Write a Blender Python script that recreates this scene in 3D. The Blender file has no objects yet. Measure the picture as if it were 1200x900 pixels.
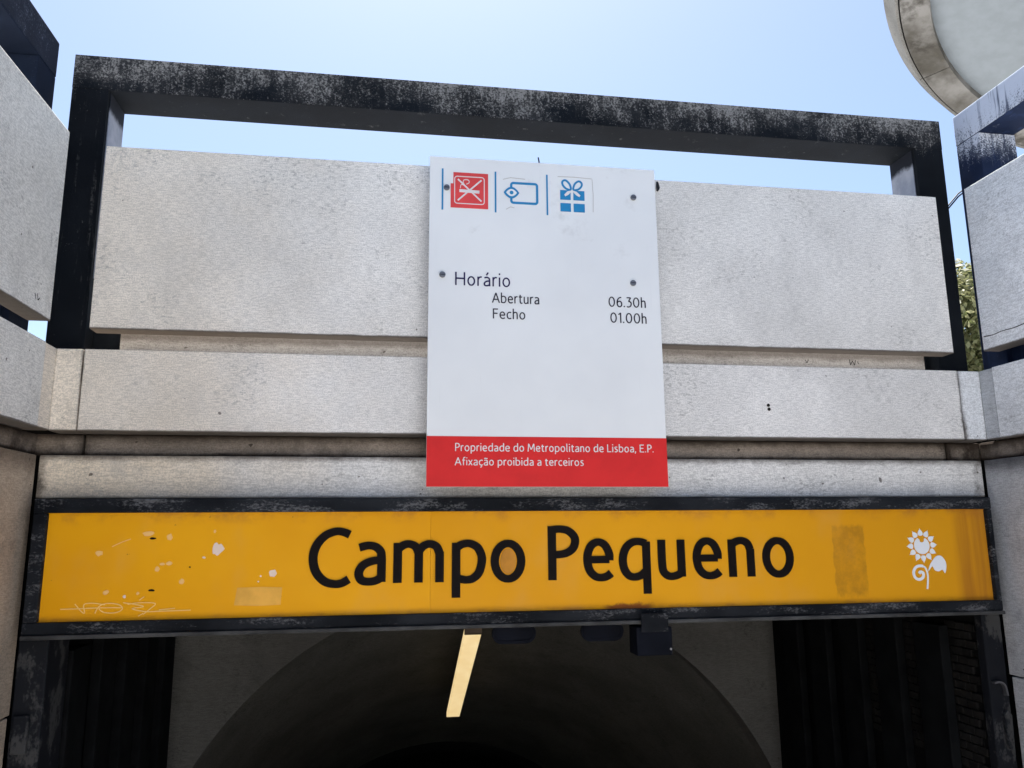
import bpy, bmesh, math, random
from mathutils import Vector, Matrix, noise
random.seed(7)
SC = bpy.context.scene
COL = SC.collection
K, Z0 = 0.8, 2.4            # design unit in metres, eye height above the landing
R = math.radians

def W(p):                    # design coordinates -> world metres
    return Vector((p[0]*K, p[1]*K, p[2]*K + Z0))

# ------------------------------------------------------------------ camera
yaw, pitch, roll = .1533, .1867, -.0083
fwd = Vector((math.sin(yaw)*math.cos(pitch), math.cos(yaw)*math.cos(pitch), math.sin(pitch)))
rt = Vector((math.cos(yaw), -math.sin(yaw), 0)); up = rt.cross(fwd)
rt, up = math.cos(roll)*rt + math.sin(roll)*up, -math.sin(roll)*rt + math.cos(roll)*up
cam = bpy.data.cameras.new('camera'); cam_o = bpy.data.objects.new('camera', cam); COL.objects.link(cam_o)
m = Matrix((rt, up, -fwd)).transposed().to_4x4(); m.translation = W((0, 0, 0)); cam_o.matrix_world = m
cam.sensor_width = 36; cam.lens = 36*915.19/1200; cam.clip_end = 3000; cam.clip_start = .05
SC.camera = cam_o

# ------------------------------------------------------------------ sky, sun, exposure
SUN_EL, SUN_AZ = R(68), R(0)          # azimuth from +Y, clockwise
w = bpy.data.worlds.new('World'); SC.world = w; w.use_nodes = True
nt = w.node_tree; bg = nt.nodes['Background']; sky = nt.nodes.new('ShaderNodeTexSky')
sky.sky_type = 'NISHITA'; sky.sun_disc = False; sky.sun_elevation = SUN_EL; sky.sun_rotation = SUN_AZ
sky.air_density = 1.0; sky.dust_density = 1.5; sky.ozone_density = 2.0; sky.altitude = 50
nt.links.new(sky.outputs[0], bg.inputs[0]); bg.inputs[1].default_value = .066
sl = bpy.data.lights.new('sun', 'SUN'); sl.energy = 5.0; sl.angle = R(.5); sl.color = (1, .96, .91)
so = bpy.data.objects.new('sun', sl); COL.objects.link(so); so.location = (0, 20, 30)
sd = Vector((math.sin(SUN_AZ)*math.cos(SUN_EL), math.cos(SUN_AZ)*math.cos(SUN_EL), math.sin(SUN_EL)))
so.rotation_euler = sd.to_track_quat('Z', 'Y').to_euler()
SC.view_settings.view_transform = 'Standard'; SC.view_settings.look = 'None'
SC.view_settings.exposure = 1.72; SC.view_settings.gamma = 1; SC.view_settings.use_curve_mapping = False

# ------------------------------------------------------------------ materials
class NB:
    """small node-tree helper"""
    def __init__(s, name):
        s.m = bpy.data.materials.new(name); s.m.use_nodes = True; s.t = s.m.node_tree
        s.b = s.t.nodes['Principled BSDF']; s._u = None
    def n(s, typ, **kw):
        x = s.t.nodes.new(typ)
        for k, v in kw.items(): setattr(x, k, v)
        return x
    def l(s, a, b): s.t.links.new(a, b)
    def put(s, sock, v):
        if hasattr(v, 'is_linked') or isinstance(v, bpy.types.NodeSocket): s.l(v, sock)
        else: sock.default_value = v
    @property
    def u(s):                # position in design units
        if s._u is None:
            g = s.n('ShaderNodeNewGeometry'); a = s.n('ShaderNodeVectorMath', operation='SUBTRACT')
            s.l(g.outputs['Position'], a.inputs[0]); a.inputs[1].default_value = (0, 0, Z0)
            b = s.n('ShaderNodeVectorMath', operation='SCALE'); s.l(a.outputs[0], b.inputs[0]); b.inputs['Scale'].default_value = 1/K
            s._u = b.outputs[0]
            sp = s.n('ShaderNodeSeparateXYZ'); s.l(s._u, sp.inputs[0]); s.X, s.Y, s.Z = sp.outputs
        return s._u
    def noise(s, scale, detail=4, rough=.6, stretch=(1, 1, 1), off=(0, 0, 0), dist=0):
        mp = s.n('ShaderNodeMapping'); s.l(s.u, mp.inputs[0]); mp.inputs['Scale'].default_value = stretch; mp.inputs['Location'].default_value = off
        x = s.n('ShaderNodeTexNoise'); s.l(mp.outputs[0], x.inputs['Vector'])
        x.inputs['Scale'].default_value = scale; x.inputs['Detail'].default_value = detail; x.inputs['Roughness'].default_value = rough; x.inputs['Distortion'].default_value = dist
        return x.outputs[0]
    def ramp(s, v, a, b, lo=0., hi=1., smooth=True):
        x = s.n('ShaderNodeMapRange'); x.interpolation_type = 'SMOOTHSTEP' if smooth else 'LINEAR'
        s.put(x.inputs[0], v); x.inputs[1].default_value = a; x.inputs[2].default_value = b; x.inputs[3].default_value = lo; x.inputs[4].default_value = hi
        return x.outputs[0]
    def op(s, o, a, b=0., c=None):
        x = s.n('ShaderNodeMath', operation=o); s.put(x.inputs[0], a); s.put(x.inputs[1], b)
        if c is not None: s.put(x.inputs[2], c)
        return x.outputs[0]
    def mix(s, f, a, b, bt='MIX'):
        x = s.n('ShaderNodeMix', data_type='RGBA', blend_type=bt)
        s.put(x.inputs[0], f)
        for i, v in ((6, a), (7, b)):
            if isinstance(v, tuple): v = (*v, 1) if len(v) == 3 else v
            s.put(x.inputs[i], v)
        return x.outputs[2]
    def bump(s, h, strength, dist=.002):
        x = s.n('ShaderNodeBump'); x.inputs['Strength'].default_value = strength; x.inputs['Distance'].default_value = dist
        s.l(h, x.inputs['Height']); s.l(x.outputs[0], s.b.inputs['Normal'])
    def done(s, col, rough=.8, spec=.3, metal=0.):
        if isinstance(col, tuple): col = (*col, 1) if len(col) == 3 else col
        s.put(s.b.inputs['Base Color'], col); s.put(s.b.inputs['Roughness'], rough)
        s.b.inputs['Specular IOR Level'].default_value = spec; s.b.inputs['Metallic'].default_value = metal
        return s.m

def plain(name, c, rough=.5, spec=.4, metal=0., var=.0):
    b = NB(name)
    col = c
    if var:
        b.u; col = b.mix(b.ramp(b.noise(6, 5), .3, .7), tuple(x*(1-var) for x in c), tuple(min(1, x*(1+var)) for x in c))
    return b.done(col, rough, spec, metal)

def concrete(name, base, dark=.25, stain=(.07, .055, .045), zdirt_shade=None, warm=0., streak=.35, big=.12, xdirt=None):
    """pale bush-hammered concrete: mottling, fine horizontal weave, pits, stains"""
    b = NB(name); b.u
    c = b.mix(b.ramp(b.noise(1.1, 3), .3, .7), tuple(x*(1-big) for x in base), tuple(x*(1+big*.6) for x in base))
    weave = b.op('ADD', b.noise(1, 3, .6, (26, 26, 170)), b.noise(1, 2, .5, (170, 170, 150)))
    c = b.mix(b.ramp(weave, .78, 1.22, .0, 1.), b.mix(1., c, (.78, .78, .78), 'MULTIPLY'), b.mix(1., c, (1.14, 1.14, 1.14), 'MULTIPLY'))
    if warm:             # warm light tint painted over the left end, with the lintel's beige stain
        wf = b.op('MULTIPLY', b.ramp(b.op('ADD', b.X, b.op('MULTIPLY', b.op('SUBTRACT', b.noise(2.5, 5), .5), 1.6)), .2, -1.6, 0, warm), 1.)
        c = b.mix(wf, c, b.mix(1., c, (.97, .84, .66), 'MULTIPLY'))
    grain = b.noise(170, 2, .7)
    c = b.mix(b.ramp(grain, .3, .42, .35, 0), c, tuple(x*.45 for x in base))
    # sparse dark pits and scuffs
    pit = b.op('MULTIPLY', b.ramp(b.noise(34, 4, .7, (1, 1, 1.8)), .53, .60), b.ramp(b.noise(2.6, 5, .7), .51, .63))
    c = b.mix(b.op('MULTIPLY', pit, .55), c, tuple(x*.35 for x in base))
    dot = b.ramp(b.noise(30, 1, .3, off=(5, 9, 4)), .795, .815)
    c = b.mix(b.op('MULTIPLY', dot, .8), c, stain)
    # soft irregular water marks, broad and pale
    wm = b.op('MULTIPLY', b.ramp(b.noise(1.6, 7, .62, off=(11, 2, 6), dist=.6), .50, .60), b.ramp(b.noise(.8, 2, off=(1, 5, 2)), .42, .6, .2, 1))
    c = b.mix(b.op('MULTIPLY', wm, .16), c, tuple(x*.5 for x in base))
    # faint curling scratches
    scr = b.op('ABSOLUTE', b.op('SUBTRACT', b.noise(5, 5, .7, dist=1.2), .5))
    scr = b.op('MULTIPLY', b.ramp(scr, .012, .003), b.ramp(b.noise(3.1, 3, off=(2, 8, 1)), .52, .62))
    c = b.mix(b.op('MULTIPLY', scr, .32), c, tuple(x*.4 for x in base))
    # vertical run-off streaks
    st = b.op('MULTIPLY', b.ramp(b.noise(1, 5, .65, (9, 9, .9)), .5, .78), b.ramp(b.noise(1.7, 3, off=(3, 1, 2)), .45, .75))
    c = b.mix(b.op('MULTIPLY', st, streak), c, tuple(x*.5 for x in base))
    blot = b.op('MULTIPLY', b.ramp(b.noise(4.5, 6, .7, off=(7, 3, 1)), .52, .72), dark)
    c = b.mix(blot, c, tuple(x*.42 for x in base))
    if zdirt_shade:
        for (z0, z1, amt) in zdirt_shade:          # ledge dirt, plus shade painted onto bounce-lit undersides: strongest at z0, gone at z1
            d = b.ramp(b.op('ADD', b.Z, b.op('MULTIPLY', b.op('SUBTRACT', b.noise(5, 6, .75, (1, 1, 1.5)), .5), min(abs(z1-z0)*1.6, .06))), z0, z1, amt, 0) if z1 > z0 else \
                b.ramp(b.op('ADD', b.Z, b.op('MULTIPLY', b.op('SUBTRACT', b.noise(5, 6, .75, (1, 1, 1.5)), .5), min(abs(z1-z0)*1.6, .06))), z1, z0, 0, amt)
            c = b.mix(d, c, stain)
    for (x_, w_, amt) in (xdirt or ()):      # mould creeping out of an upright joint
        nx = b.op('ABSOLUTE', b.op('SUBTRACT', b.op('ADD', b.X, b.op('MULTIPLY', b.op('SUBTRACT', b.noise(14, 5, .75, (1, 1, .6)), .5), w_*2.5)), x_))
        c = b.mix(b.op('MULTIPLY', b.ramp(nx, w_, 0, 0, amt), b.ramp(b.noise(3, 4, .6, off=(1, 1, 6)), .35, .6, .25, 1)), c, stain)
    h = b.op('ADD', b.op('MULTIPLY', weave, .6), b.op('MULTIPLY', grain, .8))
    b.bump(h, .35, .003)
    return b.done(c, .9, .15)

M = {}
M['conc'] = concrete('pale_concrete', (.78, .755, .72), .16, zdirt_shade=[(1.003, 1.013, .93)], warm=.45)
M['conc_band'] = concrete('band_concrete', (.78, .755, .725), .14, zdirt_shade=[(.495, .503, .9)], warm=.6, xdirt=[(-1.502, .012, .9), (3.24, .022, .95)])
M['conc_l_band'] = concrete('left_band_concrete', (.70, .68, .635), .24, zdirt_shade=[(.495, .503, .9)])
M['conc_l'] = concrete('left_concrete', (.70, .68, .635), .24, zdirt_shade=[(1.003, 1.013, .93)])
M['conc_r_band'] = concrete('right_band_concrete', (.78, .79, .80), .15, xdirt=[(3.235, .03, .9)], zdirt_shade=[(.495, .503, .9)])
M['conc_r'] = concrete('right_concrete', (.78, .79, .80), .15, zdirt_shade=[(1.003, 1.013, .93)])
M['corner_l'] = concrete('beige_corner_concrete', (.80, .71, .59), .3, streak=.6, xdirt=[(-1.502, .014, .9)], zdirt_shade=[(.495, .503, .9)])  # dark corner-stone undersides stand in for shade
M['corner_r'] = concrete('grey_corner_concrete', (.52, .53, .54), .35, streak=.9, zdirt_shade=[(.495, .503, .9)])
M['lintel'] = concrete('lintel_concrete', (.74, .72, .69), .40, warm=.9, xdirt=[(-1.68, .07, .9), (3.38, .10, .8)], zdirt_shade=[(.384, .34, .85), (.175, .19, .6)])
M['spacer'] = concrete('spacer_concrete', (.42, .40, .38), .5, zdirt_shade=[(1.0, .96, .7)])
M['ledge'] = concrete('ledge_concrete', stain=(.028, .02, .015), base=(.33, .275, .225), dark=1., zdirt_shade=[(.49, .43, .97), (.385, .408, .95)], xdirt=[(-1.72, .25, .95), (3.38, .22, .95), (-1.504, .05, .9), (3.2, .05, .95)], streak=.7, big=.3)
M['pier_l'] = concrete('left_pier_concrete', stain=(.04, .025, .015), base=(.44, .35, .26), dark=.7, zdirt_shade=[(.37, .25, .6)], streak=.7, big=.3)
M['pier_r'] = concrete('right_pier_concrete', (.46, .46, .465), .6, stain=(.03, .03, .035), zdirt_shade=[(.37, .27, .8)], streak=.7, big=.25)
M['joint'] = plain('dark_joint', (.02, .018, .016), .9, .1)
M['stair'] = concrete('stair_stone', (.62, .62, .62), .3)
M['street'] = concrete('street_stone', (.55, .55, .55), .3)
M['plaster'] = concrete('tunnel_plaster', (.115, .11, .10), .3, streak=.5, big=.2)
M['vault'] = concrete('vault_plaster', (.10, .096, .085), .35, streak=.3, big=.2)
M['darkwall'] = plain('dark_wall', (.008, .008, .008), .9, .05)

def frame_mat(name, wear_col, zlo, zhi, amount, base=(.013, .016, .024), runs=0.):
    """black paint with pale weathering, heaviest along the upper face of the beam"""
    b = NB(name); b.u
    c = b.mix(b.ramp(b.noise(3, 4), .35, .7), base, tuple(x*1.5 for x in base))
    big = b.noise(2.6, 5, .65, (1, 1, 1.3), off=(1, 2, 5))
    spk = b.noise(105, 4, .8)
    zt = b.ramp(b.Z, zlo, zhi, -.34, amount, False)
    stv = b.noise(1, 5, .7, (34, 34, 5), off=(2, 6, 1))
    k = b.op('ADD', b.op('ADD', b.op('MULTIPLY', b.op('SUBTRACT', big, .5), 1.5), zt), b.op('ADD', b.op('MULTIPLY', b.op('SUBTRACT', spk, .5), 2.4), b.op('MULTIPLY', b.op('SUBTRACT', stv, .5), .9)))
    gn = b.n('ShaderNodeNewGeometry'); sn = b.n('ShaderNodeSeparateXYZ'); b.l(gn.outputs['True Normal'], sn.inputs[0])
    dn = b.ramp(sn.outputs[2], -.8, -.4)
    mask = b.op('MULTIPLY', b.ramp(k, .16, .60), dn)
    soft = b.ramp(b.op('ADD', b.op('MULTIPLY', b.op('SUBTRACT', big, .5), 1.5), zt), -.1, .5, 0, .28)
    soft = b.op('MULTIPLY', soft, dn)
    c = b.mix(soft, c, tuple(x*.45 for x in wear_col))
    c = b.mix(b.op('MULTIPLY', mask, .8), c, wear_col)
    # old drips down the posts
    dr = b.op('MULTIPLY', b.ramp(b.noise(1, 4, .7, (22, 22, 1.6)), .60, .72), b.ramp(b.noise(30, 3, .7), .42, .6))
    c = b.mix(b.op('MULTIPLY', dr, .16), c, wear_col)
    if runs:
        rr = b.ramp(b.noise(1, 4, .6, (16, 16, 1.0), off=(4, 4, 4)), .56, .66)
        c = b.mix(b.op('MULTIPLY', rr, runs), c, tuple(x*2 for x in base))
    b.bump(b.op('ADD', spk, big), .3, .003)
    return b.done(c, .8, .06)
M['frame'] = frame_mat('black_weathered_paint', (.26, .255, .25), 2.15, 2.56, .40, base=(.005, .0065, .009))
M['frame_l'] = frame_mat('black_blue_paint', (.10, .12, .17), 2.1, 2.6, .15, base=(.007, .011, .022))
M['frame_r'] = frame_mat('black_paint_bleached', (.55, .60, .70), 2.1, 2.50, 1.0, base=(.008, .014, .035), runs=.8)
def bleach():
    b = NB('bleached_inner_paint'); b.u
    k = b.op('ADD', b.Z, b.op('MULTIPLY', b.op('SUBTRACT', b.noise(9, 5, .7), .5), .12))
    c = b.mix(b.ramp(b.noise(7, 5), .35, .7), (.17, .19, .24), (.26, .28, .33))
    c = b.mix(b.ramp(k, 2.22, 2.27), c, (.010, .012, .018))
    return b.done(c, .8, .1)
M['post_bleach'] = bleach()

def trim_mat():
    b = NB('sign_frame_metal'); b.u
    c = b.mix(b.ramp(b.noise(2.5, 5), .35, .7), (.005, .006, .008), (.018, .02, .024))
    k = b.op('ADD', b.op('MULTIPLY', b.noise(3.0, 4, .6, (1, 1, 4), off=(2, 0, 0)), .75), b.op('MULTIPLY', b.noise(60, 3, .7, (1, 1, 2)), .5))
    c = b.mix(b.ramp(k, .64, .80, 0, .7), c, (.15, .15, .155))
    b.bump(b.noise(40, 3), .2, .002)
    return b.done(c, .7, .08)
M['trim'] = trim_mat()

def yellow_mat():
    b = NB('yellow_enamel'); b.u
    c = b.mix(b.ramp(b.noise(1.3, 3, off=(2, 2, 2)), .3, .7), (.76, .33, .004), (.83, .385, .006))
    # the right sheet is a darker ochre; light falling off rightward is painted in
    c = b.mix(b.ramp(b.X, .196, .202, 0, .55), c, (.71, .31, .005))
    c = b.mix(b.ramp(b.X, 1.0, 3.2, 0, .5), c, (.60, .27, .012))
    # rain-washed grime along the edges, the old poster patch, the right-hand stain
    edge = b.op('MAXIMUM', b.ramp(b.Z, .03, .10), b.ramp(b.Z, -.36, -.392))
    c = b.mix(b.op('MULTIPLY', edge, b.ramp(b.noise(5, 5, .7), .42, .72, 0, .6)), c, (.36, .13, .04))
    nx = b.op('ADD', b.X, b.op('MULTIPLY', b.op('SUBTRACT', b.noise(22, 3), .5), .025))
    nz = b.op('ADD', b.Z, b.op('MULTIPLY', b.op('SUBTRACT', b.noise(14, 4, .7, (3, 1, 1)), .5), .07))
    patch = b.op('MULTIPLY', b.op('MULTIPLY', b.ramp(nx, 2.352, 2.362), b.ramp(nx, 2.548, 2.538)), b.op('MULTIPLY', b.ramp(nz, -.37, -.33), b.ramp(nz, .03, .0)))
    c = b.mix(b.op('MULTIPLY', patch, b.ramp(b.noise(16, 5, .7), .3, .7, .2, .75)), c, (.38, .17, .012))
    rs = b.op('MULTIPLY', b.ramp(b.X, 3.06, 3.13), b.ramp(b.noise(1, 4, .6, (14, 1, .8)), .3, .7, .25, .8))
    c = b.mix(rs, c, (.36, .13, .015))
    cl = b.ramp(b.noise(2.0, 4, .6, (1, 1, .6), off=(5, 5, 5)), .52, .75, 0, .3)
    c = b.mix(cl, c, (.70, .38, .12))
    # rust under the letters at the bottom edge
    ru = b.op('MULTIPLY', b.op('MULTIPLY', b.ramp(b.X, 1.06, 1.12), b.ramp(b.X, 1.36, 1.30)), b.ramp(b.op('ADD', b.Z, b.op('MULTIPLY', b.op('SUBTRACT', b.noise(30, 4), .5), .05)), -.358, -.378))
    c = b.mix(b.op('MULTIPLY', ru, .85), c, (.20, .045, .015))
    sp = b.ramp(b.noise(30, 2, .5, off=(9, 1, 1)), .77, .80, 0, .5)
    c = b.mix(sp, c, (.22, .08, .02))
    return b.done(c, b.ramp(b.noise(4, 4), .3, .7, .4, .6), .12)
M['yellow'] = yellow_mat()
M['black_letter'] = plain('black_vinyl', (.006, .004, .004), .6, .08)
M['white_vinyl'] = plain('white_vinyl', (.78, .80, .84), .5, .3)
M['chip'] = plain('exposed_white_undercoat', (.78, .62, .52), .7, .2)
M['scuff'] = plain('pinkish_scuff', (.86, .50, .17), .7, .2)
M['residue'] = plain('sticker_residue', (.76, .40, .07), .8, .2, var=.12)
M['brownsticker'] = plain('brown_sticker', (.46, .20, .03), .7, .1, var=.25)
M['scratch'] = plain('pale_scratch', (.88, .56, .17), .6, .2)
def board_mat():
    b = NB('white_board'); b.u
    c = b.mix(b.ramp(b.noise(1.6, 3), .3, .7), (.74, .75, .755), (.79, .80, .80))
    s = b.op('MULTIPLY', b.ramp(b.noise(3.2, 5, .7, off=(3, 3, 3)), .56, .74), b.ramp(b.Z, 1.3, 1.55, 0, .35))
    c = b.mix(s, c, (.40, .38, .37))
    s2 = b.ramp(b.noise(1, 4, .6, (30, 1, 2)), .66, .8, 0, .15)
    c = b.mix(s2, c, (.45, .44, .43))
    return b.done(c, .35, .35)
M['board'] = board_mat()
M['glue'] = plain('old_glue', (.50, .48, .47), .8, .1)
M['red'] = plain('red_print', (.66, .028, .028), .5, .12, var=.06)
M['redicon'] = plain('red_icon_print', (.68, .06, .06), .45, .3, var=.1)
M['blue'] = plain('blue_print', (.025, .22, .46), .5, .15)
M['navy'] = plain('navy_print', (.018, .012, .07), .45, .3)
M['ink'] = plain('dark_print', (.02, .016, .03), .45, .3)
M['white_print'] = plain('white_print', (.72, .68, .68), .5, .3)
M['screw'] = plain('screw_steel', (.18, .18, .19), .4, .5, .8)
M['steel'] = plain('bracket_steel', (.05, .05, .05), .5, .5, .3)
M['cable'] = plain('black_cable', (.01, .01, .011), .5, .3)
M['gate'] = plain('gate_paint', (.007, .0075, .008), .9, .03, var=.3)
def jamb_mat():
    b = NB('jamb_peeling_paint'); b.u
    c = b.mix(b.ramp(b.op('ADD', b.noise(6, 5, .7, (1, 1, .6)), b.op('MULTIPLY', b.noise(40, 3), .12)), .55, .64), (.009, .010, .013), (.05, .05, .05))
    return b.done(c, .7, .12)
M['lip'] = plain('worn_lip_metal', (.045, .045, .045), .6, .15, var=.5)
M['jamb'] = jamb_mat()
M['tile'] = plain('dark_glazed_tile', (.015, .014, .013), .7, .05, var=.3)
M['boxm'] = plain('navy_box_paint', (.006, .007, .011), .8, .05, var=.3)
M['canopy'] = plain('canopy_grey_paint', (.20, .222, .235), .8, .1, var=.06)
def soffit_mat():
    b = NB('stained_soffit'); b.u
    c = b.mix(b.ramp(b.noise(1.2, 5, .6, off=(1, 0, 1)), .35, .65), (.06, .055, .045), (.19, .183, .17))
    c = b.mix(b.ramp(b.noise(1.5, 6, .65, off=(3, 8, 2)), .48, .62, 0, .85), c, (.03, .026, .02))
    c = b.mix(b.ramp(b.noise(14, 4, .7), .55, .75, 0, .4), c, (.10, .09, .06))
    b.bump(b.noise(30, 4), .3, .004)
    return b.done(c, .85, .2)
M['soffit'] = soffit_mat()
M['fascia'] = concrete('fascia_concrete', (.18, .175, .16), .5, streak=.6, big=.25)
def lamp_mat():
    b = NB('lit_diffuser'); b.u
    e = b.mix(b.ramp(b.noise(9, 4, .6, (1, .6, 1)), .35, .7), (.88, .64, .30), (.98, .76, .40))
    m_ = b.done((.7, .6, .4), .5, .3); b.put(b.b.inputs['Emission Color'], e); b.b.inputs['Emission Strength'].default_value = .27
    return m_
M['lamp'] = lamp_mat()
M['lampbody'] = plain('lamp_body', (.12, .08, .05), .6, .3)
M['bark'] = plain('bark', (.10, .075, .05), .9, .1, var=.3)
def leaf_mat():
    b = NB('leaf'); oi = b.n('ShaderNodeNewGeometry')
    c = b.mix(oi.outputs['Random Per Island'], (.06, .08, .02), (.34, .33, .17))
    b.done(c, .5, .3)
    b.b.inputs['Subsurface Weight'].default_value = 0
    tr = b.n('ShaderNodeBsdfTranslucent'); b.l(c, tr.inputs[0]); mx = b.n('ShaderNodeMixShader'); mx.inputs[0].default_value = .4
    b.l(b.b.outputs[0], mx.inputs[1]); b.l(tr.outputs[0], mx.inputs[2])
    b.l(mx.outputs[0], b.t.nodes['Material Output'].inputs[0])
    return b.m
M['leaf'] = leaf_mat()

# ------------------------------------------------------------------ mesh helpers (all in design units)
class MB:
    def __init__(s): s.bm = bmesh.new(); s.k = 0
    def box(s, x0, x1, y0, y1, z0, z1):
        v = [s.bm.verts.new(p) for p in ((x0,y0,z0),(x1,y0,z0),(x1,y1,z0),(x0,y1,z0),(x0,y0,z1),(x1,y0,z1),(x1,y1,z1),(x0,y1,z1))]
        for f in ((0,3,2,1),(4,5,6,7),(0,1,5,4),(1,2,6,5),(2,3,7,6),(3,0,4,7)): s.bm.faces.new([v[i] for i in f])
        return s
    def prism(s, pts, y0, y1):           # outline in x,z, extruded in y (y0 is the front)
        a = sum(p[0]*q[1]-q[0]*p[1] for p, q in zip(pts, pts[1:]+pts[:1]))
        if a < 0: pts = pts[::-1]
        f = [s.bm.verts.new((x, y0, z)) for x, z in pts]; b = [s.bm.verts.new((x, y1, z)) for x, z in pts]
        s.bm.faces.new(f); s.bm.faces.new(b[::-1]); n = len(pts)
        for i in range(n): s.bm.faces.new((f[i], b[i], b[(i+1) % n], f[(i+1) % n]))
        return s
    def stroke(s, pts, w, y0, y1, closed=False, thin=1.):
        """flat ribbon with thickness along a path in x,z"""
        s.k += 1; y0 -= s.k*.0004
        n = len(pts); L, Rr = [], []
        for i, p in enumerate(pts):
            a = pts[(i-1) % n] if (closed or i) else p; c = pts[(i+1) % n] if (closed or i < n-1) else p
            t = Vector((c[0]-a[0], c[1]-a[1])).normalized(); nn = Vector((-t.y, t.x))
            ww = w*(thin + (1-thin)*abs(t.y))/2
            L.append((p[0]+nn.x*ww, p[1]+nn.y*ww)); Rr.append((p[0]-nn.x*ww, p[1]-nn.y*ww))
        A = [[s.bm.verts.new((q[0], y, q[1])) for q in (L[i], Rr[i])] for y in (y0, y1) for i in range(n)]
        F, B = A[:n], A[n:]
        for i in range(n if closed else n-1):
            j = (i+1) % n
            s.bm.faces.new((F[i][0], F[i][1], F[j][1], F[j][0])); s.bm.faces.new((B[i][1], B[i][0], B[j][0], B[j][1]))
            s.bm.faces.new((F[i][0], F[j][0], B[j][0], B[i][0])); s.bm.faces.new((F[j][1], F[i][1], B[i][1], B[j][1]))
        if not closed:
            s.bm.faces.new((F[0][1], F[0][0], B[0][0], B[0][1])); s.bm.faces.new((F[-1][0], F[-1][1], B[-1][1], B[-1][0]))
        return s
    def tube(s, pts, r, n=8):
        pts = [Vector(p) for p in pts]; rs = r if isinstance(r, (list, tuple)) else [r]*len(pts); rings = []
        for i, p in enumerate(pts):
            t = (pts[min(i+1, len(pts)-1)]-pts[max(i-1, 0)]).normalized()
            a = t.orthogonal().normalized() if i == 0 else (rings_a - t*rings_a.dot(t)).normalized()
            rings_a = a; b = t.cross(a)
            rings.append([s.bm.verts.new(p+(a*math.cos(2*math.pi*k/n)+b*math.sin(2*math.pi*k/n))*rs[i]) for k in range(n)])
        for A, B in zip(rings, rings[1:]):
            for k in range(n): s.bm.faces.new((A[k], A[(k+1) % n], B[(k+1) % n], B[k]))
        s.bm.faces.new(rings[0][::-1]); s.bm.faces.new(rings[-1])
        return s
    def cyl_y(s, x, z, r, y0, y1, n=16):
        return s.prism([(x+r*math.cos(2*math.pi*k/n), z+r*math.sin(2*math.pi*k/n)) for k in range(n)], y0, y1)
    def build(s, name, mat, parent=None, bev=0., label=None, smooth=False):
        bm = s.bm
        if bev: bmesh.ops.bevel(bm, geom=list(bm.edges)+list(bm.verts), offset=bev, segments=2, profile=.6, affect='EDGES', clamp_overlap=True)
        bmesh.ops.recalc_face_normals(bm, faces=bm.faces)
        org = parent['_loc'] if parent is not None and '_loc' in parent else None
        o3 = Vector(org) if org is not None else Vector((0, 0, 0))
        for v in bm.verts: v.co = W(v.co) - o3
        me = bpy.data.meshes.new(name); bm.to_mesh(me); bm.free()
        me.materials.append(M[mat] if isinstance(mat, str) else mat)
        if smooth:
            for p in me.polygons: p.use_smooth = True
        o = bpy.data.objects.new(name, me); COL.objects.link(o)
        if parent is not None: o.parent = parent; o['_loc'] = list(o3)
        if label: o['label'] = label
        return o
def catmull(P, n=6, closed=False):
    out = []; N = len(P)
    rng = range(N if closed else N-1)
    for i in rng:
        g = (lambda j: P[j % N]) if closed else (lambda j: P[max(0, min(N-1, j))])
        p0, p1, p2, p3 = g(i-1), g(i), g(i+1), g(i+2)
        for k in range(n):
            t = k/n
            out.append(tuple(.5*(2*p1[a]+(p2[a]-p0[a])*t+(2*p0[a]-5*p1[a]+4*p2[a]-p3[a])*t*t+(3*p1[a]-p0[a]-3*p2[a]+p3[a])*t**3) for a in range(len(p1))))
    if not closed: out.append(tuple(P[-1]))
    return out
def thing(name, label, cat, loc, group=None):
    o = bpy.data.objects.new(name, None); COL.objects.link(o); o.location = W(loc); o.empty_display_size = .2
    o['label'] = label; o['category'] = cat; o['_loc'] = list(W(loc))
    if group: o['group'] = group
    return o
def struct(o): o['kind'] = 'structure'; return o
def box(name, mat, par, *b, bev=.006, label=None): return MB().box(*b).build(name, mat, par, bev, label)

XL, XR = -1.62, 3.367        # planes of the side walls (bands and panels)
LL, LR = -1.685, 3.375       # planes of the lower piers
YB = -4.5                    # how far the side walls come back past the camera

# ================================================================== THE SETTING
g = MB()
for (x0, x1, y0, y1) in ((-1200, -1.95, -1200, 1200), (3.69, 1200, -1200, 1200), (-1.95, 3.69, 4.42, 1200), (-1.95, 3.69, -1200, -6.4)):
    g.box(x0, x1, y0, y1, .7, .84)
struct(g.build('street', 'street'))
t = MB(); t.box(LL, LR, 1.6, 6.6, -3.2, -3.0)
for k in range(19):                                  # flight up behind the camera
    t.box(LL, LR, 1.6-.4*(k+1), 1.6-.4*k, -3.2, -3.0+.2*(k+1))
for k in range(14):                                  # flight down into the tunnel
    t.box(-1.74, 3.25, 6.6+.4*k, 6.6+.4*(k+1), -8.5, -3.0-.195*(k+1))
struct(t.build('stairs', 'stair', None, .004))

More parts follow.
